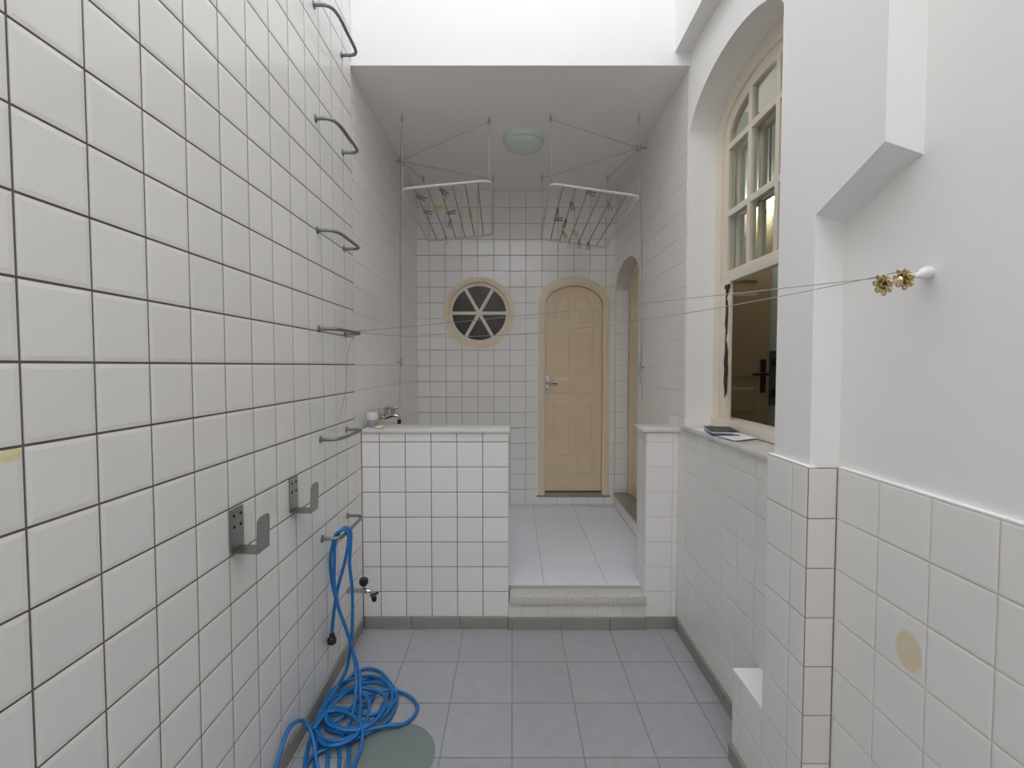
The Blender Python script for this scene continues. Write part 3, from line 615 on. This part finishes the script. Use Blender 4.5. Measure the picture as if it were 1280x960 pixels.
circle = [(-0.831, 1.919, -1.523), (-0.833, 1.981, -1.521), (-0.8, 2.017, -1.521), (-0.738, 2.013, -1.521), (-0.676, 1.973, -1.521), (-0.64, 1.919, -1.523), (-0.654, 1.875, -1.528), (-0.699, 1.843, -1.528), (-0.753, 1.84, -1.528), (-0.801, 1.875, -1.53)]
mid = [(-0.825, 2.185, -1.55), (-0.78, 2.204, -1.552), (-0.703, 2.214, -1.552), (-0.653, 2.166, -1.55), (-0.656, 2.102, -1.546), (-0.708, 2.05, -1.542), (-0.766, 2.025, -1.54), (-0.83, 2.016, -1.54), (-0.834, 1.968, -1.54)]
mid2 = [(-0.801, 2.154, -1.541), (-0.769, 2.211, -1.548), (-0.709, 2.277, -1.553), (-0.649, 2.282, -1.552), (-0.586, 2.222, -1.543), (-0.588, 2.109, -1.548), (-0.603, 2.007, -1.55), (-0.624, 1.96, -1.55), (-0.673, 1.929, -1.555), (-0.745, 1.937, -1.555), (-0.804, 1.967, -1.552)]
mid3 = [(-0.74, 2.227, -1.545), (-0.647, 2.227, -1.54), (-0.568, 2.178, -1.535), (-0.533, 2.105, -1.537), (-0.574, 2.035, -1.535), (-0.639, 2.006, -1.531), (-0.736, 2.043, -1.531), (-0.81, 2.043, -1.531), (-0.845, 1.994, -1.531), (-0.836, 1.931, -1.531)]
d0 = [(-0.71, 1.873, -1.552), (-0.687, 1.818, -1.557), (-0.671, 1.75, -1.558)]; d1_ = [(-0.681, 1.887, -1.554), (-0.649, 1.818, -1.557), (-0.621, 1.70, -1.558)]
d2_ = [(-0.792, 1.852, -1.552), (-0.78, 1.811, -1.557), (-0.751, 1.73, -1.558)]; d3_ = [(-0.758, 1.852, -1.554), (-0.731, 1.811, -1.557), (-0.715, 1.74, -1.558)]
stray = [(-0.80, 1.835, -1.50), (-0.835, 1.862, -1.459), (-0.855, 1.847, -1.43), (-0.865, 1.798, -1.409), (-0.868, 1.752, -1.417), (-0.866, 1.698, -1.447), (-0.862, 1.62, -1.50), (-0.84, 1.52, -1.555)]
rv = lambda p: p[::-1]
def ring(cx, cy, a, b, z, turn, n=11, t0=2.6, span=5.6):      # one loose turn of hose lying in the heap
    out = []
    for k in range(n):
        t = t0 - span * k / (n - 1); u, v = a * math.cos(t), b * math.sin(t)
        out.append((cx + u * math.cos(turn) - v * math.sin(turn), cy + u * math.sin(turn) + v * math.cos(turn), z + 0.006 * math.sin(3 * t)))
    return out
extra = ring(-0.70, 2.10, 0.145, 0.175, -1.532, 0.5) + ring(-0.735, 2.00, 0.105, 0.15, -1.526, 0.2) + ring(-0.69, 2.03, 0.125, 0.13, -1.517, -0.4)
path = A + B + Dd + rv(d1_) + rv(right) + rv(mid2) + mid3 + extra + circle + d2_ + rv(d3_) + rv(mid) + big + rv(Cd) + rv(C) + D + [(-0.72, 2.12, -1.47), (-0.70, 2.0, -1.53)] + d0 + [(-0.70, 1.70, -1.558), (-0.74, 1.74, -1.556)] + stray
path = [(x, y, max(z, FL + 0.0125)) for x, y, z in path]
hs = empty('garden_hose', (-0.68, 2.02, FL), 'blue garden hose hung over the lowest rung and heaped on the floor', 'hose')
obj('tubing', TB(catmull(path, 5), 0.0078, 9), 'hose', hs, smooth=True)
obj('end_fitting', LT([(0.009, -0.012), (0.012, -0.008), (0.013, 0.006), (0.020, 0.014), (0.022, 0.026), (0.020, 0.038), (0.012, 0.044)], (-0.86, 2.2, -1.285), (-0.03, 0, -1), 16), 'black', hs, smooth=35, label='black end coupling')

# ------------------------------------------------------------------ manhole cover
mc = obj('manhole_cover', LT([(0.178, 0.0), (0.178, 0.0025), (0.174, 0.0035), (0, 0.0038)], (-0.489, 1.83, FL), (0, 0, 1), 56), 'cover', at=(-0.489, 1.83, FL), smooth=35)
tag(mc, 'round green grey cover lying flush on the floor beside the hose', 'cover')

# ------------------------------------------------------------------ wall tap above the hose heap
tp = empty('garden_tap', (XL, 2.49, -1.21), 'small chrome wall tap with black knob beside the hanging hose', 'tap')
bd = LT([(0.019, 0), (0.019, 0.006), (0.011, 0.008), (0.011, 0.07), (0.014, 0.075), (0.014, 0.10), (0.009, 0.105)], (XL, 2.49, -1.21), (1, 0, 0), 16)
tube(bd, [(XL + 0.09, 2.49, -1.21), (XL + 0.12, 2.49, -1.213), (XL + 0.137, 2.49, -1.225), (XL + 0.142, 2.49, -1.245)], 0.009, 10)
obj('body', bd, 'chrome', tp, smooth=35)
obj('stem', LT([(0.008, 0), (0.008, 0.03)], (XL + 0.088, 2.49, -1.205), (0, 0, 1), 10), 'chrome', tp, smooth=35)
obj('knob', LT([(0.016, 0.025), (0.023, 0.035), (0.024, 0.05), (0.02, 0.062), (0.0, 0.066)], (XL + 0.088, 2.49, -1.205), (0, 0, 1), 12), 'black', tp, smooth=35)
nz = LT([(0.013, 0), (0.014, 0.02), (0.010, 0.03)], (XL + 0.141, 2.49, -1.238), (0.1, 0, -1), 12); tube(nz, [(XL + 0.125, 2.475, -1.232), (XL + 0.165, 2.495, -1.222)], 0.007, 8)
obj('nozzle', nz, 'black', tp, smooth=35)

# ------------------------------------------------------------------ mixer tap on the passage wall
mx = empty('mixer_tap', (-0.905, 3.2, -0.355), 'chrome mixer tap with two cross handles above the partition cap', 'tap')
bd = LT([(0.024, 0), (0.024, 0.006), (0.013, 0.01), (0.013, 0.05)], (-0.905, 3.2, -0.352), (1, 0, 0), 14)
tube(bd, [(-0.86, 3.2, -0.352), (-0.83, 3.2, -0.340), (-0.80, 3.2, -0.336), (-0.775, 3.2, -0.345), (-0.770, 3.2, -0.37)], [0.014, 0.014, 0.013, 0.012, 0.011], 12)
obj('body', bd, 'chrome', mx, smooth=35)
obj('nozzle', LT([(0.012, 0), (0.012, 0.03)], (-0.770, 3.2, -0.365), (0, 0, -1), 12), 'black', mx, smooth=35)
for x in (-0.858, -0.812):
    h = obj('handle', LT([(0.016, 0), (0.014, 0.03), (0.017, 0.05), (0.008, 0.06)], (x, 3.2, -0.34), (0, 0, 1), 12), 'chrome', mx, smooth=35)
    cr = TB([(x - 0.034, 3.2, -0.287), (x + 0.034, 3.2, -0.287)], 0.007, 8); tube(cr, [(x, 3.166, -0.287), (x, 3.234, -0.287)], 0.007, 8)
    obj('cross', cr, 'chrome', h, smooth=35)

# ------------------------------------------------------------------ on the partition cap
jr = empty('jar', (-0.850, 2.85, -0.372), 'cloudy white plastic jar on the partition cap by the wall', 'jar')
obj('body', LT([(0.026, 0), (0.029, 0.005), (0.030, 0.045), (0.028, 0.05)], (-0.850, 2.85, -0.372), (0, 0, 1), 20), 'jar_grey', jr, smooth=35)
obj('lid', LT([(0.031, 0.046), (0.032, 0.05), (0.031, 0.085), (0.027, 0.092), (0, 0.093)], (-0.850, 2.85, -0.372), (0, 0, 1), 20), 'jar', jr, smooth=35)
so = obj('soap_bar', box(bmesh.new(), (-0.806, 2.742, -0.372), (-0.760, 2.80, -0.353), 0.007), 'soap', at=(-0.783, 2.77, -0.372), smooth=True); tag(so, 'small beige soap bar at the front edge of the partition cap', 'soap')

# ------------------------------------------------------------------ papers and notebook on the sill
def sheet(name, pts, z, label, lift=0.0):
    bm = prism(bmesh.new(), [(x, y, z + (lift if k == 2 else 0)) for k, (x, y) in enumerate(pts)], (0, 0, 0.0008))
    o = obj(name, bm, 'paper', at=(sum(x for x, y in pts) / 4, sum(y for x, y in pts) / 4, z)); return tag(o, label, 'paper')
sheet('paper_sheet', [(0.966, 2.47), (1.10, 2.54), (1.12, 2.33), (0.972, 2.26)], -0.3335, 'white paper sheet under the notebook, toward the partition')
sheet('paper_sheet', [(0.970, 2.36), (1.112, 2.40), (1.118, 2.13), (0.985, 2.07)], -0.3315, 'white paper sheet jutting out from under the notebook toward the viewer', 0.003)
nb = empty('notebook', (1.03, 2.34, -0.3285), 'black covered notebook lying on papers on the marble sill', 'notebook')
RZ = Matrix.Translation((1.035, 2.32, -0.3285)) @ Matrix.Rotation(math.radians(-12), 4, 'Z') @ Matrix.Scale(1.15, 4)
def nbx(name, lo, hi, m, bev=0.001):
    bm = BX(lo, hi, bev); bm.transform(RZ); return obj(name, bm, m, nb)
nbx('back_cover', (-0.055, -0.085, 0), (0.055, 0.085, 0.002), 'cover_black'); nbx('pages', (-0.053, -0.083, 0.002), (0.053, 0.083, 0.013), 'paper')
nbx('front_cover', (-0.055, -0.085, 0.013), (0.055, 0.085, 0.0155), 'cover_black'); nbx('blue_leaf', (-0.056, -0.09, 0.0055), (0.03, -0.02, 0.0068), 'blue_edge', 0)

# ------------------------------------------------------------------ brass wheels and clothes wires
rl = empty('line_reel', (0.96, 1.10, 0.215), 'two brass flower wheels on a white ceramic wall mount', 'reel')
o0 = Vector((0.972, 1.102, 0.219)); ax = Vector((-1, -0.10, -0.27)).normalized()
obj('mount', LT([(0.012, 0), (0.0145, 0.006), (0.0145, 0.016), (0.011, 0.024), (0.0065, 0.032), (0.006, 0.046)], o0, ax, 20), 'ceramic', rl, smooth=35)
obj('shaft', LT([(0.006, 0.04), (0.006, 0.075), (0.009, 0.08), (0.006, 0.085), (0.005, 0.128)], o0, ax, 12), 'brass', rl, smooth=35)
uu = ax.orthogonal().normalized(); vv = ax.cross(uu)
for d in (0.068, 0.122):
    c = o0 + ax * d; bm = bmesh.new()
    tube(bm, [c + (uu * math.cos(2 * PI * k / 24) + vv * math.sin(2 * PI * k / 24)) * 0.0155 for k in range(24)], 0.0032, 8, True)
    lathe(bm, [(0.0165, -0.008), (0.0175, 0.0), (0.0165, 0.004), (0.014, 0.004), (0.013, -0.008)], c, ax, 24)
    wh = obj('wheel', bm, 'brass', rl, smooth=40)
    for k in range(7):
        a = 2 * PI * k / 7; pc = c + (uu * math.cos(a) + vv * math.sin(a)) * 0.0188 + ax * 0.002; rr = (uu * math.cos(a) + vv * math.sin(a)); tt = (vv * math.cos(a) - uu * math.sin(a))
        obj('petal', TB([pc + (rr * math.cos(2 * PI * j / 10) + tt * math.sin(2 * PI * j / 10)) * 0.0052 for j in range(10)], 0.0024, 6, True), 'brass', wh, smooth=True)
    for k in range(3):
        a = 2 * PI * k / 3; obj('arm', TB([c, c + (uu * math.cos(a) + vv * math.sin(a)) * 0.015], 0.0025, 6), 'brass', wh, smooth=True)
def wire(a, b, sag, label, r=0.0011):
    a, b = Vector(a), Vector(b); pts = []
    for k in range(25):
        t = k / 24; p = a.lerp(b, t); p.z -= sag * 4 * t * (1 - t); pts.append(p)
    o = obj('clothesline', TB(pts, r, 5), 'wire', at=(a + b) / 2, smooth=True); tag(o, label, 'clothesline')
c1 = o0 + ax * 0.122; c0 = o0 + ax * 0.068
wire(c1 + Vector((0, 0, 0.0165)), (-0.797, 2.44, 0.180), 0.005, 'upper of the two thin wires strung from wheels to fourth rung')
wire(c0 + Vector((-0.01, 0, 0.0165)), (-0.797, 2.38, 0.172), 0.075, 'lower sagging thin wire strung from wheels to fourth rung')
lw = obj('loose_wire', TB(catmull([(-0.80, 2.42, 0.165), (-0.84, 2.43, 0.10), (-0.86, 2.45, -0.02), (-0.862, 2.44, -0.12), (-0.868, 2.40, -0.2), (-0.874, 2.36, -0.27)], 5), 0.0011, 5), 'wire', at=(-0.86, 2.42, 0), smooth=True); tag(lw, 'loose thin wire end hanging down from the fourth rung', 'wire')

# ------------------------------------------------------------------ ceiling clothes airers
def airer(cor, hooks, master, label, side):
    """cor: near-outer, near-inner, far-inner, far-outer corners; hooks the same order"""
    cor = [Vector(c) for c in cor]; hooks = [Vector((x, y, CE)) for x, y in hooks]; ctr = sum(cor, Vector()) / 4
    e = empty('clothes_airer', ctr, label, 'clothes airer', 'ceiling clothes airers')
    loop = []; rr = 0.05
    for i in range(4):
        p, a, b = cor[i], cor[i - 1], cor[(i + 1) % 4]
        da, db = (a - p).normalized() * rr, (b - p).normalized() * rr
        for t in range(6):
            s = t / 5; loop.append((p + da) * (1 - s) ** 2 + p * 2 * s * (1 - s) + (p + db) * s * s)
    obj('frame', TB(loop, 0.0085, 10, True), 'tubew', e, smooth=True)
    rods = []
    for k in range(1, 7):
        t = k / 7; a = cor[0].lerp(cor[1], t); b = cor[3].lerp(cor[2], t); rods.append((a, b))
        obj('rod', TB([a, b], 0.0040, 8), 'rodm', e, smooth=True)
    mv = Vector(master)
    for c, h in zip(cor, hooks):
        k = obj('pulley', LT([(0.018, -0.006), (0.018, 0.006)], h - Vector((0, 0, 0.034)), (1 if side < 0 else -1, 0.3, 0), 14), 'cord_grey', e, smooth=35)
        obj('hook', TB(catmull([h, h - Vector((0, 0, 0.012)), h - Vector((0.006, 0, 0.03)), h - Vector((0, 0, 0.045)), h - Vector((-0.006, 0, 0.036))], 3), 0.004, 6), 'cord_grey', k, smooth=True)
        obj('cord', TB([h - Vector((0, 0, 0.04)), c + (ctr - c).normalized() * 0.012], 0.0022, 6), 'cord', e, smooth=True)
        obj('cord', TB([h - Vector((0, 0, 0.036)), mv], 0.0022, 6), 'cord_grey', e, smooth=True)
    mp = obj('guide_pulley', LT([(0.020, -0.016), (0.020, 0.016)], mv, (0, 1, 0), 14), 'cord_grey', e, smooth=35)
    wx = -0.905 if side < 0 else XR
    obj('arm', TB([mv, (wx, mv.y, mv.z)], 0.006, 8), 'cord_grey', mp, smooth=True)
    cl = Vector((wx - side * 0.02, mv.y, 0.03 if side < 0 else -0.01))
    bm = bmesh.new()
    for dy in (-0.007, 0.0, 0.009): tube(bm, catmull([mv + Vector((0, dy, -0.01)), Vector((cl.x - side * 0.004, mv.y + dy * 1.4, (mv.z + cl.z) / 2)), cl + Vector((0, dy, 0))], 4), 0.0022, 5)
    end = -0.43 if side < 0 else -0.26
    tube(bm, catmull([cl, Vector((wx - side * 0.012, mv.y + 0.01, -0.12)), Vector((wx - side * 0.012, mv.y - 0.005, end))], 5), 0.0022, 5)
    if side > 0:
        tube(bm, catmull([cl, cl + Vector((-0.01, 0.03, -0.06)), cl + Vector((-0.012, 0.0, -0.12)), cl + Vector((-0.01, -0.03, -0.07))], 4, True), 0.0024, 5, True)
        tube(bm, catmull([cl, cl + Vector((-0.012, -0.03, -0.05)), cl + Vector((-0.01, 0.0, -0.09)), cl + Vector((-0.012, 0.02, -0.04))], 4, True), 0.0024, 5, True)
    obj('draw_cord', bm, 'cord_grey', e, smooth=True)
    ck = TB([cl + Vector((side * 0.02, 0, 0)), cl - Vector((side * 0.006, 0, 0))], 0.006, 8); tube(ck, [cl + Vector((-side * 0.006, 0, -0.035)), cl + Vector((-side * 0.006, 0, 0.035))], 0.005, 8)
    obj('cleat', ck, 'wire', e, smooth=True)
    return rods
rodsL = airer([(-0.730, 3.15, 1.167), (-0.143, 3.15, 1.222), (-0.167, 4.13, 1.141), (-0.727, 4.13, 1.083)], [(-0.722, 3.15), (-0.152, 3.18), (-0.163, 4.147), (-0.768, 4.15)], (-0.872, 3.74, 1.60), 'white ceiling clothes airer on the left, above the round window', -1)
rodsR = airer([(0.842, 3.15, 1.120), (0.254, 3.15, 1.202), (0.253, 4.13, 1.102), (0.813, 4.13, 1.030)], [(0.834, 3.146), (0.253, 3.15), (0.259, 4.128), (0.825, 4.125)], (0.93, 3.50, 1.59), 'white ceiling clothes airer on the right, above the arched door', 1)

def make_peg(m):
    e = empty('clothespin', (0, 0, -H), 'x', 'clothespin', 'clothespins left on the airers')
    for s in (-1, 1):
        bm = prism(bmesh.new(), [(-0.004, s * 0.0047, -0.012), (-0.004, s * 0.009, -0.012), (-0.004, s * 0.009, 0.01), (-0.004, s * 0.013, 0.06), (-0.004, s * 0.008, 0.06), (-0.004, s * 0.0045, 0.015)], (0.011, 0, 0))
        bm.transform(Matrix.Translation((0, 0, -H))); obj('jaw', bm, m, e)
    bm = TB([(0.006 * math.cos(t * 1.3) * 0 - 0.006 + 0.0012 * t, 0.004 * math.cos(t * 2.1), 0.012 + 0.004 * math.sin(t * 2.1)) for t in range(11)], 0.0008, 4)
    bm.transform(Matrix.Translation((0, 0, -H))); obj('spring', bm, 'wire', e)
    return e
protos = {}
def peg(rods, x, y, m, tilt, label):
    best = min(rods, key=lambda ab: abs(ab[0].lerp(ab[1], (y - ab[0].y) / (ab[1].y - ab[0].y)).x - x))
    p = best[0].lerp(best[1], (y - best[0].y) / (best[1].y - best[0].y))
    M = Matrix.Translation(p + Vector((0, 0, H))) @ Matrix.Rotation(math.radians(random.uniform(-8, 8)), 4, 'Z') @ Matrix.Rotation(math.radians(tilt), 4, 'Y') @ Matrix.Rotation(PI / 2, 4, 'Z')
    if m not in protos:
        e = make_peg(m); protos[m] = e; e.matrix_basis = M; e['label'] = label
    else: dup(protos[m], M, label)
peg(rodsL, -0.663, 3.27, 'peg_dark', 115, 'dark clothespin near the front left corner of the left airer')
peg(rodsL, -0.623, 3.523, 'peg_red', 100, 'dark red clothespin on the left airer beside a yellow one')
peg(rodsL, -0.532, 3.468, 'peg_yellow', 95, 'yellow clothespin clipped beside the dark red one on the left airer')
peg(rodsL, -0.472, 3.21, 'peg_dark', 130, 'dark clothespin at the front bar of the left airer')
peg(rodsL, -0.473, 3.596, 'peg_dark', 80, 'grey clothespin lying level at the middle of the left airer')
peg(rodsL, -0.316, 3.595, 'peg_yellow', 170, 'yellow clothespin alone toward the inner side of the left airer')
peg(rodsL, -0.473, 3.734, 'peg_dark', 190, 'dark clothespin pointing down behind the middle of the left airer')
peg(rodsL, -0.581, 4.08, 'peg_yellow', 175, 'yellow clothespin at the far bar of the left airer')
peg(rodsR, 0.332, 3.70, 'peg_dark', 85, 'black clothespin lying level near the inner side of the right airer')
peg(rodsR, 0.334, 3.52, 'peg_dark', 185, 'dark clothespin just in front of the level black one, right airer')
peg(rodsR, 0.405, 3.377, 'peg_dark', 165, 'dark clothespin closest to the front bar of the right airer')
peg(rodsR, 0.487, 3.19, 'peg_pink', 110, 'faded red clothespin at the front bar of the right airer')
peg(rodsR, 0.662, 3.30, 'peg_olive', 170, 'olive yellow clothespin toward the outer side of the right airer')
peg(rodsR, 0.412, 3.688, 'peg_dark', 200, 'dark clothespin at the middle of the right airer above an olive one')
peg(rodsR, 0.415, 3.90, 'peg_olive', 150, 'olive clothespin farther back on the right airer beside yellow ones')
peg(rodsR, 0.492, 3.85, 'peg_yellow', 140, 'yellow clothespin in the middle of the right airer, nearer of two')
peg(rodsR, 0.515, 4.08, 'peg_yellow', 185, 'yellow clothespin at the far bar of the right airer')
peg(rodsR, 0.593, 4.07, 'peg_olive', 175, 'dull olive clothespin at the far bar of the right airer')
peg(rodsR, 0.692, 4.08, 'peg_dark', 180, 'black clothespin at the far bar of the right airer')
